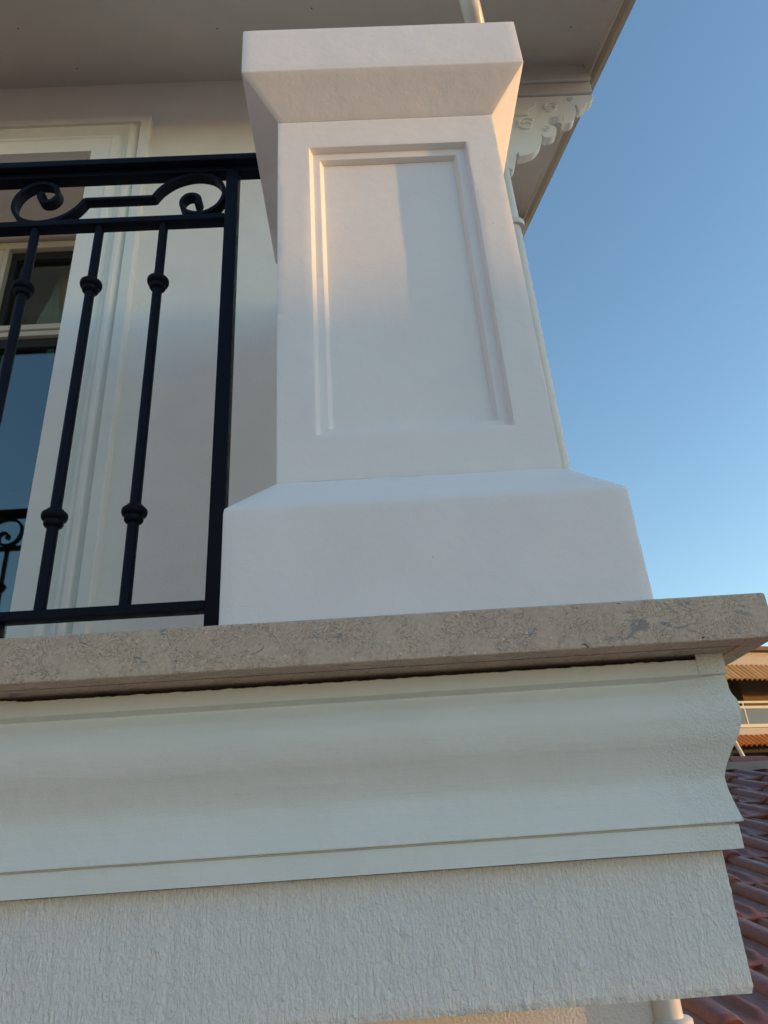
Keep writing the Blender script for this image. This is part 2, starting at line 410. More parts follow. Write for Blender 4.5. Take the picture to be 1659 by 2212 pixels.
# moulded window surround, mitred at the top right
PR = [(u_w, 1.25*h_w) for u_w, h_w in [(0, 0.0), (0, 0.024), (0.003, 0.026), (0.034, 0.026), (0.037, 0.010), (0.043, 0.009), (0.049, 0.020), (0.058, 0.030), (0.068, 0.031), (0.077, 0.022), (0.086, 0.012), (0.096, 0.012), (0.104, 0.024), (0.116, 0.032), (0.126, 0.033), (0.130, 0.029), (0.134, 0.030), (0.1955, 0.030), (0.196, 0.0)]]
XO = -0.7037; ZO = 2.543; XOL = OX0-0.196
def surround():
    bm = newbm(); V = []
    for u, h in PR:
        V.append([bm.verts.new(p) for p in ((XO-u, YW-h, 0.22), (XO-u, YW-h, ZO-u), (XOL+u, YW-h, ZO-u), (XOL+u, YW-h, 0.22))])
    for a, b in zip(V, V[1:]):
        for i in range(3): bm.faces.new((a[i], a[i+1], b[i+1], b[i]))
    return bm
sur = hp('window_surround', surround(), M['trim'], smooth=38)
# reveal lining + window
YF = 2.09
wb = newbm()
box(wb, OX0, OX1, YW+0.301, YF+0.08, OZ1, OZ1+0.05)       # head of reveal
box(wb, OX1, OX1+0.05, YW+0.301, YF+0.08, OZ0, OZ1)
box(wb, OX0-0.05, OX0, YW+0.301, YF+0.08, OZ0, OZ1)
hp('reveal', wb, M['trim'])
wf = newbm()
ZH = 2.327
box(wf, OX0, OX1, YF, YF+0.07, ZH-0.012, ZH, 0.001)
box(wf, OX0+0.0, OX1, YF-0.012, YF+0.07, ZH-0.045, ZH-0.013, 0.003)
box(wf, OX1-0.05, OX1-0.001, YF-0.01, YF+0.07, OZ0, ZH-0.046, 0.003)
box(wf, OX0+0.001, OX0+0.05, YF-0.01, YF+0.07, OZ0, ZH-0.046, 0.003)
win = hp('window', wf, M['frame'])
def wp(name, bm, m, **k):
    for vv in bm.verts: vv.co -= HL
    return obj(name, bm, m, win, **k)
mb = newbm()
box(mb, -1.385, -1.366, YF-0.012, YF+0.06, OZ0, ZH-0.047, 0.002); box(mb, -1.364, -1.345, YF-0.014, YF+0.06, OZ0, ZH-0.047, 0.003)
wp('mullion', mb, M['frame'])
tb = newbm(); box(tb, -1.3445, OX1-0.051, YF-0.014, YF+0.05, 1.862, 1.886, 0.004); box(tb, -1.3445, OX1-0.051, YF-0.006, YF+0.05, 1.838, 1.861, 0.004); wp('transom', tb, M['frame'])
tb = newbm(); box(tb, OX0+0.051, -1.3855, YF-0.014, YF+0.05, 1.862, 1.886, 0.004); box(tb, OX0+0.051, -1.3855, YF-0.006, YF+0.05, 1.838, 1.861, 0.004); wp('transom', tb, M['frame'])
gk = newbm()
for x0, x1 in ((-1.3445, OX1-0.051), (OX0+0.051, -1.3855)):
    for z0, z1 in ((1.887, ZH-0.046), (OZ0+0.06, 1.837)):
        g = 0.022
        box(gk, x0, x1, YF+0.012, YF+0.03, z1-g*1.7, z1); box(gk, x0, x1, YF+0.012, YF+0.03, z0, z0+0.006)
        box(gk, x0, x0+g, YF+0.012, YF+0.03, z0+0.006, z1-g*1.7); box(gk, x1-0.005, x1, YF+0.012, YF+0.03, z0+0.006, z1-g*1.7)
        p = newbm(); box(p, x0, x1, YF+0.032, YF+0.036, z0, z1); wp('pane', p, M['glass'])
wp('gasket', gk, M['dark'])
hd = newbm(); box(hd, OX0, OX1, YF+0.02, YF+0.06, ZH+0.001, OZ1-0.001); wp('head_gap', hd, M['dark'])
# thin inner frame line of the upper sash
sf = newbm(); box(sf, -1.312, -1.304, YF+0.05, YF+0.06, 1.89, ZH-0.09); box(sf, -1.312, OX1-0.06, YF+0.05, YF+0.06, ZH-0.095, ZH-0.089); wp('screen_frame', sf, M['room'])
# dim room behind
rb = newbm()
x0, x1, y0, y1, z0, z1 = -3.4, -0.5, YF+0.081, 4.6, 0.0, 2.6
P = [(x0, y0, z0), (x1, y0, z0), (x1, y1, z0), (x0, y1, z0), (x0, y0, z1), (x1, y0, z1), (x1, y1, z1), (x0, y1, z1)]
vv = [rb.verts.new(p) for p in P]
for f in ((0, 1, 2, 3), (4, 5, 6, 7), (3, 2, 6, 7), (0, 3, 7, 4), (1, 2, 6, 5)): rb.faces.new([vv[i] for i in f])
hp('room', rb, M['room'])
# things seen behind the upper pane
def cloth(name, poly, y, th, m, label, cat, wav=0.01):
    bm = newbm(); L = catmull(poly[0], 5); Rr = catmull(poly[1], 5); n = 8
    rows = []
    for a, b in zip(L, Rr):
        rows.append([(a.x+(b.x-a.x)*k/n, y+wav*math.sin(k*1.9+a.y*9), a.y+(b.y-a.y)*k/n) for k in range(n+1)])
    fr = [[bm.verts.new(p) for p in r] for r in rows]; bk = [[bm.verts.new((p[0], p[1]+th, p[2])) for p in r] for r in rows]
    for i in range(len(rows)-1):
        for k in range(n):
            bm.faces.new((fr[i][k], fr[i][k+1], fr[i+1][k+1], fr[i+1][k])); bm.faces.new((bk[i][k], bk[i+1][k], bk[i+1][k+1], bk[i][k+1]))
    for i in range(len(rows)-1):
        bm.faces.new((fr[i][0], fr[i+1][0], bk[i+1][0], bk[i][0])); bm.faces.new((fr[i][n], bk[i][n], bk[i+1][n], fr[i+1][n]))
    for k in range(n):
        bm.faces.new((fr[0][k], bk[0][k], bk[0][k+1], fr[0][k+1])); bm.faces.new((fr[-1][k], fr[-1][k+1], bk[-1][k+1], bk[-1][k]))
    o = obj(name, bm, m, smooth=60); o['label'] = label; o['category'] = cat; return o
cloth('hanging_cloth', ([(-1.18, 2.32), (-1.18, 2.2), (-1.165, 2.1), (-1.155, 2.03)], [(-1.13, 2.33), (-1.13, 2.2), (-1.12, 2.1), (-1.112, 2.03)]), 2.20, 0.004, M['strip'], 'narrow orange and yellow cloth hanging behind the upper window pane', 'cloth', 0.004)
cloth('sheer_curtain', ([(-1.20, 2.32), (-1.235, 2.2), (-1.27, 2.05), (-1.262, 1.97), (-1.215, 1.97), (-1.205, 1.85)], [(-1.175, 2.32), (-1.195, 2.2), (-1.15, 2.05), (-1.145, 2.0), (-1.185, 1.95), (-1.19, 1.85)]), 2.24, 0.003, M['curtain'], 'pale sheer curtain gathered behind the upper window pane', 'curtain', 0.012)

# ---------------------------------------------------------------- balcony (beam, cornice, coping slab, floor)
bal = empty('balcony', 'white plastered balcony with moulded cornice and grey brown stone coping', 'balcony', loc=(0, 1.3, -0.165))
BL = Vector((0, 1.3, -0.165))
def bp(name, bm, m, **k):
    for vv in bm.verts: vv.co -= BL
    return obj(name, bm, m, bal, **k)
X0, Y0 = 0.4744, 0.952
XL = -2.4
# rough beam: dense relief on the part the photo shows
def rough(x, y, z):
    # vertical trowelled streaks and blobs
    s = 0.0005*max(0, noise.noise(Vector((x*210, y*210, z*95))))+0.0006*max(0, noise.noise(Vector((x*250+5, y*250, z*170))))
    s += 0.0007*noise.noise(Vector((x*60, y*60, z*14)))+0.0006*noise.noise(Vector((x*18, y*18, z*9+4)))
    if z > -0.03: s *= max(0.25, (-0.017-z)/0.013*1.0)
    b = noise.noise(Vector((x*60+9, y*60, z*60)))
    if b > 0.45: s += (b-0.45)*0.006
    e = max(0, 1-(z+0.166)/0.010)
    s += e*0.0022*noise.noise(Vector((x*70, 3, y*70)))
    return s
prof = resample([(-0.0445, -0.0135), (-0.0455, -0.075), (-0.0465, -0.158), (-0.049, -0.1655)], 0.0024)
prof += [(-0.062, -0.1668), (-0.075, -0.166)]
bm = newbm()
sweep_corner(bm, prof, X0, Y0, -0.62, YW-0.002, 520, rough=rough, ny=200)
bp('beam_face', bm, M['plaster'], smooth=60)
bm = newbm(); sweep_corner(bm, [(-0.0445, -0.0135), (-0.0465, -0.158), (-0.062, -0.1668)], X0-1.0944, Y0, XL, Y0+0.2, 6, ny=1)
bmesh.ops.delete(bm, geom=[f for f in bm.faces if f.calc_center_median().x > -0.621], context='FACES')
bp('beam_side', bm, M['plaster'])
bm = newbm(); box(bm, XL, X0-0.075, Y0+0.075, YW-0.003, -0.163, 0.13); bp('core', bm, M['plaster'])
bm = newbm(); box(bm, XL, X0-0.10, Y0+0.12, YW-0.003, 0.2256, 0.272); bp('floor', bm, M['stone'])
# cornice
CY = [(-0.075, -0.0125), (-0.0245, -0.0125), (-0.0241, 0.0152), (-0.0272, 0.0160), (-0.0270, 0.0174), (-0.0192, 0.0181)]
cy = [(-0.0188, 0.0195), (-0.0204, 0.0275), (-0.0235, 0.045), (-0.0252, 0.062), (-0.0250, 0.072), (-0.0215, 0.0837), (-0.0136, 0.1012), (-0.0027, 0.121), (0.0030, 0.1394), (0.0045, 0.152), (0.0035, 0.163), (0.0000, 0.174), (-0.0003, 0.186), (-0.0005, 0.1925)]
CY += [tuple(v) for v in (Vector((a, b, 0)).to_2d() for a, b in cy)]
CYs = CY[:6]+[(v.x, v.y) for v in catmull([Vector((a, b, 0)) for a, b in cy], 5)]
CYs += [(-0.0004, 0.1945), (-0.0001, 0.1963), (0.0, 0.1985)]
CYs = resample(CYs, 0.006)
def jr(x, y, z):
    d = 0.0003*noise.noise(Vector((x*40, y*40, z*60)))
    if 0.0165 < z < 0.024 or -0.0126 < z < -0.009: d -= 0.0011*max(0, noise.noise(Vector((x*120, y*120, 2)))-0.15)+0.0005*noise.noise(Vector((x*260, y*260, 2)))
    k = max(0, min(1, (x-0.33)/0.12)) if y < 1.0 else 1.0
    if y < 1.0: d -= 0.0088*max(0, min(1, (z-0.176)/0.015))*max(0, min(1, (0.46-x)/0.06))
    d += k*(0.0004*noise.noise(Vector((x*110, y*110, z*110)))+0.0003*noise.noise(Vector((x*170, y*170, z*170))))
    d += 0.0003*noise.noise(Vector((x*9, y*9, z*22)))
    return d
bm = newbm(); sweep_corner(bm, CYs, X0, Y0, -0.62, YW-0.004, 330, jit=0.0002, jscale=90, rough=jr, ny=60)
bp('cornice', bm, M['cornice'], smooth=35)
bm = newbm(); sweep_corner(bm, CYs, X0-1.0944, Y0, XL, Y0+0.1, 4, ny=1)
bmesh.ops.delete(bm, geom=[f for f in bm.faces if f.calc_center_median().x > -0.621], context='FACES')
bp('cornice', bm, M['cornice'], smooth=35)
# fillet under the coping, its top edge uneven so that a dark gap shows
bm = newbm()
nx = 420
def topz(x): return 0.2188+0.0012*nz(x, 0, 0, 60)+0.0010*nz(x, 4, 0, 150)+(0.0024 if x < -0.47 else 0)
rows = []
for i in range(nx+1):
    x = XL+(0.06 if 0 else 0)+(X0-XL)*i/nx if i < 60 else -0.62+(X0+0.62)*(i-60)/(nx-60)
    if i < 60: x = XL+(-0.625-XL)*i/60
    tz = topz(x); j = 0.0005*nz(x, 0, 3, 50)
    edge = 0.0006*nz(x, 9, 3, 120); kx = max(0, min(1, (x-0.40)/0.06))
    rows.append([(x, Y0+0.0100-0.0125*kx, 0.1935+0.0040*kx), (x, Y0-0.0040+edge, 0.1982), (x, Y0-0.0044+j, 0.1988), (x, Y0-0.0042+j, tz-0.001), (x, Y0-0.003, tz), (x, Y0+0.02, tz+0.0005)])
V = [[bm.verts.new(p) for p in r] for r in rows]
for a, b in zip(V, V[1:]):
    for i in range(5): bm.faces.new((a[i], b[i], b[i+1], a[i+1]))
bm.faces.new(V[-1]); bm.faces.new(V[0])
bp('fillet', bm, M['cornice'], smooth=22)
bm = newbm(); box(bm, XL, 0.43, Y0+0.024, Y0+0.030, 0.131, 0.2252); bp('gap_shade_strip', bm, M['dark'])  # dark strip added so the shaded gap under the coping looks black
bm = newbm(); sweep_corner(bm, resample([(-0.035, 0.1992), (-0.0006, 0.1990), (0.0, 0.201), (0.0, 0.222), (0.0, 0.2252)], 0.004), X0+0.0002, Y0-0.0050, 0.437, YW-0.004, 24, jit=0.0003, jscale=60, ny=120)
bp('corner_mortar', bm, M['cornice'], smooth=50)
# coping slab with chamfers and a drip groove
bm = newbm()
SP = [(-0.15, 0.2255), (-0.0375, 0.2255), (-0.0375, 0.2285), (-0.0325, 0.2285), (-0.0325, 0.2255), (-0.0012, 0.2255), (0.0, 0.2267), (0.0, 0.2830), (-0.0022, 0.2854), (-0.30, 0.2854)]
SPn = []
for a, b in zip(SP, SP[1:]): SPn.append(a)
SPn.append(SP[-1])
V = sweep_corner(bm, SPn, 0.5175, 0.88, XL, YW-0.004, 160, jit=0.0004, jscale=40, ny=60)
bp('coping_slab', bm, M['stone'], label='grey brown shelly limestone coping', smooth=25)

# ---------------------------------------------------------------- pillar
pil = empty('balcony_pillar', 'square white pillar with recessed front panel and flared cap on the stone coping', 'pillar', loc=(0.095, 1.23, 0.2855))
PL = Vector((0.095, 1.23, 0.2855))
def pp(name, bm, m, **k):
    for vv in bm.verts: vv.co -= PL
    return obj(name, bm, m, pil, **k)
PX0, PX1, PY0, PY1 = -0.1362, 0.3264, 1.0, 1.40
def ring(o, z): return [(PX0-o, PY0-o, z), (PX1+o, PY0-o, z), (PX1+o, PY1+o, z), (PX0-o, PY1+o, z)]
def stack(rings_, sub=0.03, jit=0.0005):
    bm = newbm(); V = [[bm.verts.new(p) for p in r] for r in rings_]
    for a, b in zip(V, V[1:]):
        for i in range(4): bm.faces.new((a[i], a[(i+1) % 4], b[(i+1) % 4], b[i]))
    bm.faces.new(V[0]); bm.faces.new(V[-1])
    return bm
def roughen(bm, cuts_len=0.02, amp=0.0003, edge_amp=0.0012, bev=0.0025):
    bevel_sharp(bm, bev, 15, 2)
    for it in range(6):
        es = [e for e in bm.edges if e.calc_length() > cuts_len]
        if not es: break
        bmesh.ops.subdivide_edges(bm, edges=es, cuts=1, use_grid_fill=True)
    bmesh.ops.triangulate(bm, faces=[f for f in bm.faces if len(f.verts) > 4])
    bm.normal_update()
    for vtx in bm.verts:
        c = vtx.co; n = vtx.normal
        a = amp*noise.noise(c*8)+0.3*amp*noise.noise(c*45)
        c += n*a
        # chipped arrises
        fa = [f.normal for f in vtx.link_faces]
        if len(fa) > 1 and min(fa[0].dot(q) for q in fa[1:]) < 0.93:
            q = noise.noise(c*26+Vector((5, 5, 5)))
            if q > 0.22: c -= n*edge_amp*(q-0.22)*1.2
    return bm
cap = stack([ring(0.0, 1.4347), ring(0.0681, 1.5075), ring(0.0681, 1.6525)])
pp('cap', roughen(cap), M['pillar'], smooth=30)
bs = stack([ring(0.0688, 0.2858), ring(0.0688, 0.4785), ring(0.0, 0.5548)])
pp('base', roughen(bs, bev=0.006), M['pillar'], smooth=30)
# shaft with stepped panel recess on the front
bm = newbm()
def rect(x0, x1, z0, z1, y): return [bm.verts.new(p) for p in ((x0, y, z0), (x1, y, z0), (x1, y, z1), (x0, y, z1))]
b0, t0 = 0.5535, 1.4355
F = rect(PX0, PX1, b0, t0, PY0)
Q1 = rect(-0.0702, 0.2608, 0.6415, 1.3522, PY0)
Q2 = rect(-0.0640, 0.2580, 0.6440, 1.3500, PY0+0.0148)
Q3 = rect(-0.0495, 0.2393, 0.6610, 1.3312, PY0+0.0148)
Q4 = rect(-0.0425, 0.2330, 0.6640, 1.3290, PY0+0.0280)
BK = rect(PX0, PX1, b0, t0, PY1)
for a, b in ((F, Q1), (Q1, Q2), (Q2, Q3), (Q3, Q4), (F, BK)):
    for i in range(4): bm.faces.new((a[i], a[(i+1) % 4], b[(i+1) % 4], b[i]))
pan = bm.faces.new(Q4); bm.faces.new(BK)
# separate the field of the panel as its own part
bmesh.ops.delete(bm, geom=[pan], context='FACES_ONLY')
pp('shaft', roughen(bm, 0.02, 0.0003, 0.0008, 0.0012), M['pillar'], smooth=30)
bm = newbm(); box(bm, -0.0515, 0.2413, PY0+0.0282, PY0+0.05, 0.6595, 1.3355)
for it in range(5): bmesh.ops.subdivide_edges(bm, edges=[e for e in bm.edges if e.calc_length() > 0.03], cuts=1, use_grid_fill=True)
for vtx in bm.verts: vtx.co.y += 0.0004*noise.noise(vtx.co*8)
pp('panel', bm, M['pillar'], smooth=30)

# ---------------------------------------------------------------- railing
rail = empty('balcony_railing', 'black wrought iron balcony railing with scrolls and collared bars beside the white pillar', 'railing', loc=(-0.8, 1.22, 0.2855))
RL = Vector((-0.8, 1.22, 0.2855)); KR = 1.151; XLR = -2.08
def rp(name, bm, m=None, parent=None, **k):
    for vv in bm.verts: vv.co = vv.co*KR-RL
    return obj(name, bm, m or M['iron'], parent or rail, **k)
bm = newbm(); box(bm, XLR, -0.119, 1.032, 1.088, 1.372, 1.389, 0.003); rp('handrail', bm, smooth=40)
bm = newbm(); box(bm, XLR, -0.119, 1.050, 1.075, 1.359, 1.3715, 0.001); rp('under_rail', bm, smooth=40)
bm = newbm(); box(bm, XLR, -0.2535, 1.0495, 1.0755, 1.215, 1.2295, 0.0012); rp('middle_rail', bm, smooth=40)
bm = newbm(); box(bm, XLR, -0.2535, 1.0495, 1.0755, 0.367, 0.382, 0.0012); rp('bottom_rail', bm, smooth=40)
bm = newbm(); box(bm, -0.2530, -0.2270, 1.0492, 1.0758, 0.2487, 1.3588, 0.0015); rp('post', bm, smooth=40)
bm = newbm(); box(bm, -0.612, -0.566, 1.052, 1.073, 0.2487, 0.3665, 0.0012); rp('foot', bm, smooth=40)
bxs = [-0.380+(-0.1315)*k for k in range(12)]
def baluster(x):
    bm = newbm(); lathe(bm, [(0.0105, 0.382), (0.0095, 0.386), (0.0093, 0.9), (0.0090, 1.215)], x, 1.0625, 16)
    b = rp('baluster', bm, smooth=50)
    for zc in (0.545, 1.055):
        k = newbm()
        lathe(k, [(0.0095, zc-0.017), (0.0135, zc-0.016), (0.0158, zc-0.012), (0.0155, zc-0.007), (0.0150, zc-0.005), (0.0195, zc-0.003), (0.0212, zc+0.002), (0.0208, zc+0.007), (0.018, zc+0.010), (0.0140, zc+0.012), (0.0133, zc+0.015), (0.0095, zc+0.016)], x, 1.0625, 24)
        c = rp('collar', k, parent=b, smooth=60)
    return b
for x in bxs: baluster(x)
# scroll: flat bar bent to an S, point symmetric about its straight middle
HALF = [(-0.405, 1.2905), (-0.388, 1.318), (-0.357, 1.343), (-0.317, 1.3530), (-0.281, 1.343), (-0.2605, 1.317), (-0.2575, 1.286), (-0.270, 1.256), (-0.296, 1.2375), (-0.324, 1.2385), (-0.342, 1.253), (-0.3445, 1.275), (-0.333, 1.2905), (-0.316, 1.290), (-0.3075, 1.277), (-0.313, 1.264)]
curve = [(v.x, v.y) for v in catmull([Vector((a, b, 0)) for a, b in HALF], 7)]
def scroll(dx):
    bm = newbm()
    def strip(pts, th=0.0040):
        n = len(pts); L = []
        for i, (x, z) in enumerate(pts):
            a = Vector(pts[max(0, i-1)]); b = Vector(pts[min(n-1, i+1)]); t = (b-a).normalized(); nn = Vector((-t.y, t.x))
            tt = th*(1.0 if i < n-14 else 1.0+0.5*(i-(n-14))/14)
            L.append([bm.verts.new((x+nn.x*s*tt+dx, y, z+nn.y*s*tt)) for s, y in ((1, 1.0515), (1, 1.0735), (-1, 1.0735), (-1, 1.0515))])
        for a, b in zip(L, L[1:]):
            for i in range(4): bm.faces.new((a[i], a[(i+1) % 4], b[(i+1) % 4], b[i]))
        bm.faces.new(L[0]); bm.faces.new(L[-1])
    strip(curve); strip([(-0.953-x, 2.581-z) for x, z in curve])
    box(bm, -0.5495+dx, -0.4035+dx, 1.0520, 1.0730, 1.2866, 1.2946, 0.0008)
    rp('scroll', bm, smooth=45)
for k in range(4): scroll(-0.565*k)

# ---------------------------------------------------------------- downpipes
dp = empty('downpipe', 'cream metal downpipe running down the right corner of the house behind the pillar', 'downpipe', loc=(0.58, YW+0.0, -4))
DL = Vector((0.58, YW, -4))
def dpp(name, bm, m=None, **k):
    for vv in bm.verts: vv.co -= DL
    return obj(name, bm, m or M['pipe'], dp, **k)
bm = newbm(); tube(bm, [(0.563, YW, -4), (0.563, YW, 2.16), (0.562, YW-0.01, 2.22), (0.557, YW-0.04, 2.26), (0.53, YW-0.13, 2.275), (0.440, YW-0.42, 2.285), (0.414, YW-0.49, 2.295), (0.405, YW-0.51, 2.33), (0.405, YW-0.51, 2.60)], 0.029, 24)
dpp('pipe', bm, smooth=60)
for zc in (1.915, -0.34, 0.25):
    bm = newbm(); lathe(bm, [(0.0335, zc-0.012), (0.037, zc-0.011), (0.037, zc+0.011), (0.0335, zc+0.012)], 0.570, YW, 24)
    if zc > 0.3: box(bm, 0.545, 0.56, YW-0.02, YW+0.02, zc-0.008, zc+0.008)
    dpp('pipe_collar' if zc < 0 else 'pipe_clip', bm, smooth=50)
bm = newbm(); lathe(bm, [(0.0335, -4), (0.038, -4), (0.038, -0.345), (0.0395, -0.338), (0.0395, -0.322), (0.0345, -0.318)], 0.570, YW, 24); dpp('lower_pipe', bm, smooth=50)

# ---------------------------------------------------------------- tiled lean-to roof on the right
AZ, TH, HP = R(14), R(17), 1.12
cu = Vector((math.cos(AZ), math.sin(AZ), 0)); uu = Vector((-math.sin(AZ)*math.cos(TH), math.cos(AZ)*math.cos(TH), math.sin(TH))); nn = cu.cross(uu)
EXPO, TW = 0.340, 0.290
ort = empty('lean_to', 'low lean-to with brown red glazed roof tiles right of the house', 'lean-to', loc=tuple(-nn*HP+cu*1.5+uu*2.0+Vector((0, 0, -0.3))))
OL = Vector(ort.location)
def tp(s, t, h): return -nn*HP+cu*s+uu*t+nn*h
def tile_mesh(name, m):
    bm = newbm()
    # across: (w, height) ; along sections: (t, rib factor, lift)
    W_ = [(0.0, 0.000), (0.004, 0.014), (0.018, 0.029), (0.030, 0.033), (0.062, 0.033), (0.072, 0.028), (0.092, 0.005), (0.100, 0.001), (0.140, 0.001), (0.152, 'r'), (0.176, 'r'), (0.188, 0.001), (0.232, 0.001), (0.246, 0.006), (0.270, 0.004)]
    secs = [(0.0, 0.0, 0.026), (0.012, 0.0, 0.030), (0.030, 0.2, 0.030), (0.052, 1.0, 0.029), (0.40, 1.0, 0.004)]
    W_ = [(a*1.107, b) for a, b in W_]
    G = []
    for t, rf, lift in secs:
        row = []
        for w_, h in W_:
            hh = 0.002+0.013*rf if h == 'r' else h
            if t == 0.0: hh *= 0.9
            row.append(bm.verts.new((w_, t, hh+lift)))
        G.append(row)
    for a, b in zip(G, G[1:]):
        for i in range(len(W_)-1): bm.faces.new((a[i], a[i+1], b[i+1], b[i]))
    # nose and thickness
    lo = [bm.verts.new((v.co.x, 0.004, v.co.z-0.020)) for v in G[0]]
    lo2 = [bm.verts.new((v.co.x, 0.40, v.co.z-0.004)) for v in G[-1]]
    for i in range(len(W_)-1): bm.faces.new((G[0][i+1], G[0][i], lo[i], lo[i+1])); bm.faces.new((lo[i+1], lo[i], lo2[i], lo2[i+1]))
    bm.faces.new([g[0] for g in G]+[lo2[0], lo[0]]); bm.faces.new([g[-1] for g in reversed(G)]+[lo[-1], lo2[-1]])
    bmesh.ops.recalc_face_normals(bm, faces=bm.faces)
    me = bpy.data.meshes.new(name); bm.to_mesh(me); bm.free(); me.materials.append(m)
    for p in me.polygons: p.use_smooth = True
    me.set_sharp_from_angle(angle=R(40)); return me
tm = tile_mesh('tile', M['tile']); tg = tile_mesh('grey_tile', M['tile_grey'])
# along-slope origin: the course edge seen at the foot of the picture
T0 = 1.56
RM = Matrix(((cu.x, uu.x, nn.x), (cu.y, uu.y, nn.y), (cu.z, uu.z, nn.z)))
rot = RM.to_euler()
NC = 11
for j in range(-2, NC):
    for i in range(-2, 18):
        s = 0.60+i*TW; t = T0+j*EXPO
        P = tp(s, t, 0)
        if P.x < 0.56: continue
        me = tm
        g = (j == 5 and i == 4)
        o = bpy.data.objects.new('roof_tile', tg if g else me); C.objects.link(o); o.parent = ort
        if g: o['label'] = 'dark grey roof tile'
        o.location = P-OL+Vector((rnd.uniform(-.002, .002), 0, rnd.uniform(-.003, .003)))
        o.rotation_euler = (rot.x+rnd.uniform(-.012, .012), rot.y+rnd.uniform(-.014, .014), rot.z+rnd.uniform(-.006, .006))
TT = T0+NC*EXPO
def lp(name, bm, m, **k):
    for vv in bm.verts: vv.co -= OL
    return obj(name, bm, m, ort, **k)
# mortar bedding and red ridge along the top of the tiles
bm = newbm(); n = 90; rows = []
for i in range(n+1):
    s = 0.3+4.6*i/n; f = 0.06*nz(s, 0, 0, 5)+0.03*nz(s, 0, 0, 14); sc = 0.03*math.cos(2*math.pi*(s-0.6-0.03)/TW)
    h = 0.006*nz(s, 2, 0, 20)
    rows.append([tp(s, TT-0.04+f, 0.035+0.012*math.cos(2*math.pi*(s-0.63)/TW)), tp(s, TT+0.03, 0.065+h), tp(s, TT+0.10, 0.075+h), tp(s, TT+0.20, 0.075)])
V = [[bm.verts.new(p) for p in r] for r in rows]
for a, b in zip(V, V[1:]):
    for i in range(3): bm.faces.new((a[i], b[i], b[i+1], a[i+1]))
lp('mortar_bed', bm, M['bedding'], smooth=50)
for i in range(11):
    bm = newbm(); s0 = 0.3+0.42*i; seg = 10; ra = []; rb2 = []
    for k in range(seg+1):
        an = math.pi*k/seg
        ra.append((s0, TT+0.18-0.075*math.cos(an), 0.07+0.035*math.sin(an))); rb2.append((s0+0.41, TT+0.18-0.072*math.cos(an), 0.069+0.031*math.sin(an)))
    A = [bm.verts.new(tp(*p)) for p in ra]; B = [bm.verts.new(tp(*p)) for p in rb2]
    A2 = [bm.verts.new(tp(p[0], p[1], p[2]-0.015)) for p in ra]; B2 = [bm.verts.new(tp(p[0], p[1], p[2]-0.015)) for p in rb2]
    for k in range(seg):
        bm.faces.new((A[k], A[k+1], B[k+1], B[k])); bm.faces.new((A2[k], B2[k], B2[k+1], A2[k+1])); bm.faces.new((A[k], A2[k], A2[k+1], A[k+1])); bm.faces.new((B[k], B[k+1], B2[k+1], B2[k]))
    lp('ridge_tile', bm, M['ridge'], smooth=50)
# deck under the tiles and the walls that carry it
bm = newbm()
def lprism(pts, d):
    A = [bm.verts.new(p) for p in pts]; B = [bm.verts.new(Vector((p.x, p.y, d)) if d is not None else p) for p in pts]
    bm.faces.new(A); bm.faces.new(B)
    for i in range(len(pts)): bm.faces.new((A[i], A[(i+1) % len(pts)], B[(i+1) % len(pts)], B[i]))
lprism([tp(0.62, T0-0.55, -0.012), tp(4.6, T0-0.55, -0.012), tp(4.6, TT+0.25, -0.012), tp(1.72, TT+0.25, -0.012)], -4)
lp('wall', bm, M['render_cream'])

# ---------------------------------------------------------------- apartment building beyond
k = 1.1; BY = 26*k; beta = R(15)
ap = empty('apartment_building', 'apartment building with orange clay tiled canopies and glass fronted balcony beyond the lean-to roof', 'building', loc=(14*k, BY, -4))
ex = Vector((math.cos(beta), math.sin(beta), 0)); ey = Vector((-math.sin(beta), math.cos(beta), 0)); ez = Vector((0, 0, 1))
ap.rotation_euler = (0, 0, beta)
AO = Vector((14*k, BY, 0))
def apo(name, bm, m, parent=None, **kk):
    for vv in bm.verts: vv.co.z += 4
    return obj(name, bm, m, parent or ap, **kk)
def zz(a): return a*k        # heights measured at the facade plane
AX0, AX1 = -7.0, 9.0
bm = newbm()
box(bm, AX0, AX1, 0.0, 9, zz(5.60), zz(6.15), 0.02); apo('fascia', bm, M['render_cream'])
bm = newbm(); box(bm, AX0, AX1, 1.9, 9, -4, zz(5.59)); apo('rear_wall', bm, M['dkwood'])
bm = newbm(); box(bm, 0.22, AX1, 1.2, 1.88, zz(3.45), zz(5.59)); apo('brown_wall', bm, M['brown'])
bm = newbm(); box(bm, AX0, AX1, -0.05, 1.88, zz(3.13), zz(3.42), 0.02); apo('balcony_slab', bm, M['render_cream'])
bm = newbm(); box(bm, AX0, AX1, 0.05, 1.88, zz(2.60), zz(2.90), 0.02); apo('beam', bm, M['dkwood'])
for xx in (-6.6, -3.9, 1.9, 4.6, 8.6):
    bm = newbm(); box(bm, xx, xx+0.35, 0.1, 0.5, -4, zz(2.59)); apo('column', bm, M['render_cream'])
bm = newbm(); box(bm, AX0-0.3, AX1+0.3, -0.3, 9.3, zz(6.16), zz(6.30)); apo('roof_slab', bm, M['brown'])
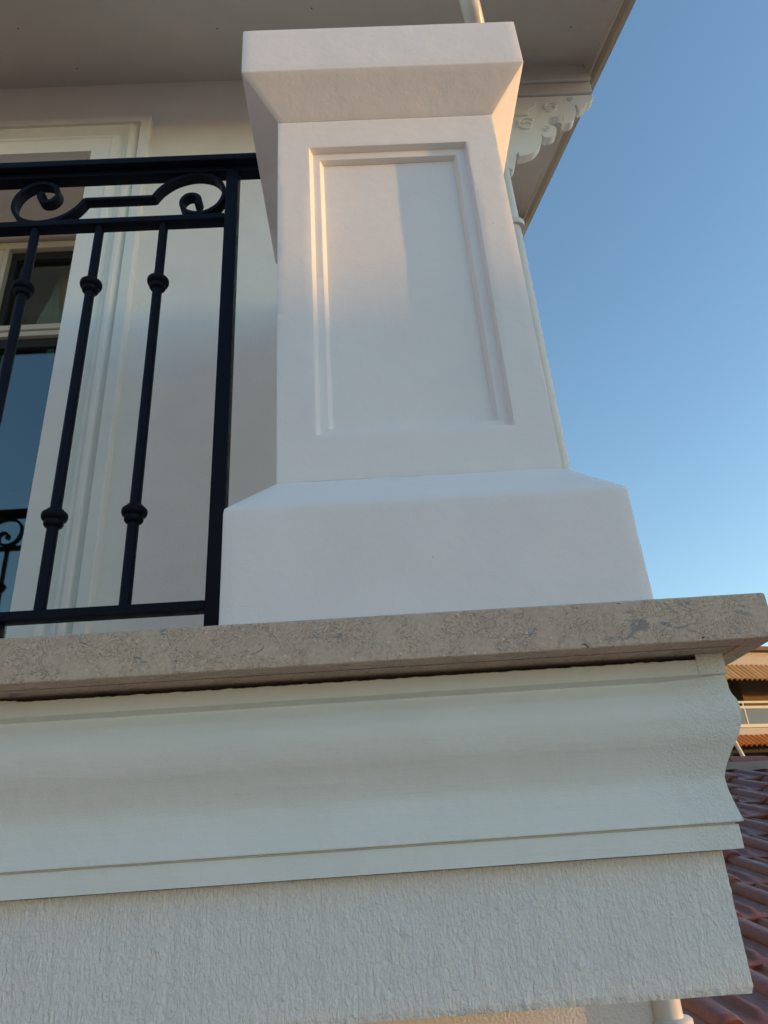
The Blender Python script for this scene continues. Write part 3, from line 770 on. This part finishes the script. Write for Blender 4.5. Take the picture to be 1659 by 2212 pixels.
def barrel(L, r=0.118, seg=8):
    bm = newbm(); G = []
    for t, q in ((0, 1.0), (L*0.5, 0.97), (L, 0.9)):
        G.append([bm.verts.new((-r*q*math.cos(math.pi*s/seg), -t if 0 else t, r*q*math.sin(math.pi*s/seg))) for s in range(seg+1)])
    G2 = [[bm.verts.new((v.co.x*0.86, v.co.y, v.co.z*0.86-0.004)) for v in g] for g in G]
    for a, b in zip(G, G[1:]):
        for i in range(seg): bm.faces.new((a[i], a[i+1], b[i+1], b[i]))
    for a, b in zip(G2, G2[1:]):
        for i in range(seg): bm.faces.new((a[i], b[i], b[i+1], a[i+1]))
    for g, g2 in ((G[0], G2[0]), (G[-1], G2[-1])):
        for i in range(seg): bm.faces.new((g[i], g2[i], g2[i+1], g[i+1]))
    for s in (0, -1):
        for a, b, c, d in zip(G, G[1:], G2, G2[1:]): bm.faces.new((a[s], b[s], d[s], c[s]))
    return bm
def canopy(z_top, out, drop, m, step=0.235):
    L = math.hypot(out, drop); ang = math.atan2(drop, out)
    bm = barrel(L); bmesh.ops.recalc_face_normals(bm, faces=bm.faces)
    me = bpy.data.meshes.new('canopy_tile'); bm.to_mesh(me); bm.free(); me.materials.append(m)
    for p in me.polygons: p.use_smooth = True
    me.set_sharp_from_angle(angle=R(50))
    n = int((AX1-AX0)/step)
    for i in range(n):
        o = bpy.data.objects.new('canopy_tile', me); C.objects.link(o); o.parent = ap
        o.location = (AX0+0.1+i*step, -out-0.02, z_top-drop+4+rnd.uniform(-.008, .008)); o.rotation_euler = (ang, 0, rnd.uniform(-.01, .01))
    b = newbm()
    f_ = 0.8; P = [(AX0, 0.0, z_top+0.01), (AX1, 0.0, z_top+0.01), (AX1, -out*f_, z_top-drop*f_+0.01), (AX0, -out*f_, z_top-drop*f_+0.01)]
    A = [b.verts.new(p) for p in P]; B = [b.verts.new((p[0], p[1], p[2]-0.05)) for p in P]
    b.faces.new(A); b.faces.new(B)
    for i in range(4): b.faces.new((A[i], A[(i+1) % 4], B[(i+1) % 4], B[i]))
    apo('canopy_board', b, m)
canopy(zz(5.60), 0.75, 0.74, M['terra'])
canopy(zz(3.12), 0.55, 0.42, M['terra2'], 0.235)
# balcony rail and glass
for z0, z1 in ((4.27, 4.35), (4.08, 4.18), (3.43, 3.55)):
    bm = newbm(); box(bm, AX0, AX1, -0.06, 0.0, zz(z0), zz(z1), 0.01); apo('guard_rail', bm, M['rail'])
for i in range(11):
    x = AX0+i*1.5
    bm = newbm(); box(bm, x+0.03, x+1.47, -0.04, -0.025, zz(3.55), zz(4.08)); apo('glass_panel', bm, M['bglass'])
    bm = newbm(); box(bm, x-0.03, x+0.029, -0.055, -0.005, zz(3.40), zz(4.30)); apo('rail_post', bm, M['rail'])
# leaning cream prop under the lower canopy, hedge behind it
bm = newbm(); q = 1.02
tube(bm, [(12.00*k, 24.8*k, 3.00*k), (12.22*k, 24.8*k, 2.25*k), (12.30*k, 24.8*k, 1.2*k)], 0.075, 10)
pr = obj('awning_pole', bm, M['rail'], smooth=50); pr['label'] = 'cream slanted pole in front of the dark ground floor opening'; pr['category'] = 'pole'
hd = empty('green_shrub', 'dark green shrub behind the slanted cream pole', 'shrub', loc=(11.55*k, 25.1*k, -4))
bm = newbm()
for i in range(2600):
    a = rnd.uniform(0, 2*math.pi); rr = 0.6*math.sqrt(rnd.random()); z = rnd.uniform(0.5, 6.8)
    rr *= 0.75+0.35*math.sin(z*3+a*2)
    c = Vector((rr*math.cos(a), rr*math.sin(a)*0.7, z)); d = Vector((rnd.gauss(0, 1), rnd.gauss(0, 1), rnd.gauss(0, 1))).normalized(); e = d.orthogonal().normalized(); s = rnd.uniform(0.05, 0.10)
    f = d.cross(e)
    bm.faces.new([bm.verts.new(c+e*s), bm.verts.new(c+f*s*0.5), bm.verts.new(c-e*s), bm.verts.new(c-f*s*0.5)])
obj('crown', bm, M['leaf'], hd)
bm = newbm(); tube(bm, [(0, 0, 0), (0.05, 0, 1.5), (0, 0, 3), (0, 0, 6.2)], 0.07, 8); obj('trunk', bm, M['bark'], hd)

# ---------------------------------------------------------------- unseen terrace, added to block the low sun from the balcony front
tr = empty('sun_blocker_terrace', 'added unseen cream terrace on columns that blocks the low sun', 'terrace', loc=(22, -3.7, -4))
tr.rotation_euler = (0, 0, -SUN_AZ)
def tpt(name, bm, m):
    for vv in bm.verts: vv.co.z += 4
    return obj(name, bm, m, tr)
bm = newbm(); box(bm, 0, 0.25, -7, 7, 0.951, 1.96, 0.02); tpt('parapet', bm, M['render_cream'])
bm = newbm(); box(bm, 0, 0.8, -7, 7, 0.78, 0.95, 0.02); tpt('deck', bm, M['render_cream'])
for y in (-6.8, 6.5):
    bm = newbm(); box(bm, 0.26, 0.56, y, y+0.3, -4, 0.779); tpt('column', bm, M['render_cream'])
    bm = newbm(); box(bm, 0.26, 0.56, y, y+0.3, 0.951, 3.459); tpt('roof_post', bm, M['render_cream'])
bm = newbm(); box(bm, 0, 0.25, 1.06, 7, 1.961, 3.459, 0.02); tpt('blocker_end_wall', bm, M['render_cream'])  # added to shade the house wall while the pillar front stays sunlit
bm = newbm(); box(bm, -0.2, 1.2, -7.2, 7.2, 3.46, 4.05, 0.02); tpt('roof', bm, M['render_cream'])
# ---------------------------------------------------------------- unseen wall left of the balcony, added to darken left-facing faces
wg = empty('unseen_shade_wall', 'added unseen pinkish wall left of the balcony that darkens left-facing faces', 'wall', loc=(-3.8, -2.5, -4))
bm = newbm(); box(bm, -0.3, 0, -5.5, 3.6, 0, 6.3, 0.02); obj('wall', bm, M['brownrender'], wg)
bm = newbm(); box(bm, -0.36, 0.06, -5.56, 3.66, 6.301, 6.38, 0.01); obj('coping', bm, M['render_cream'], wg)
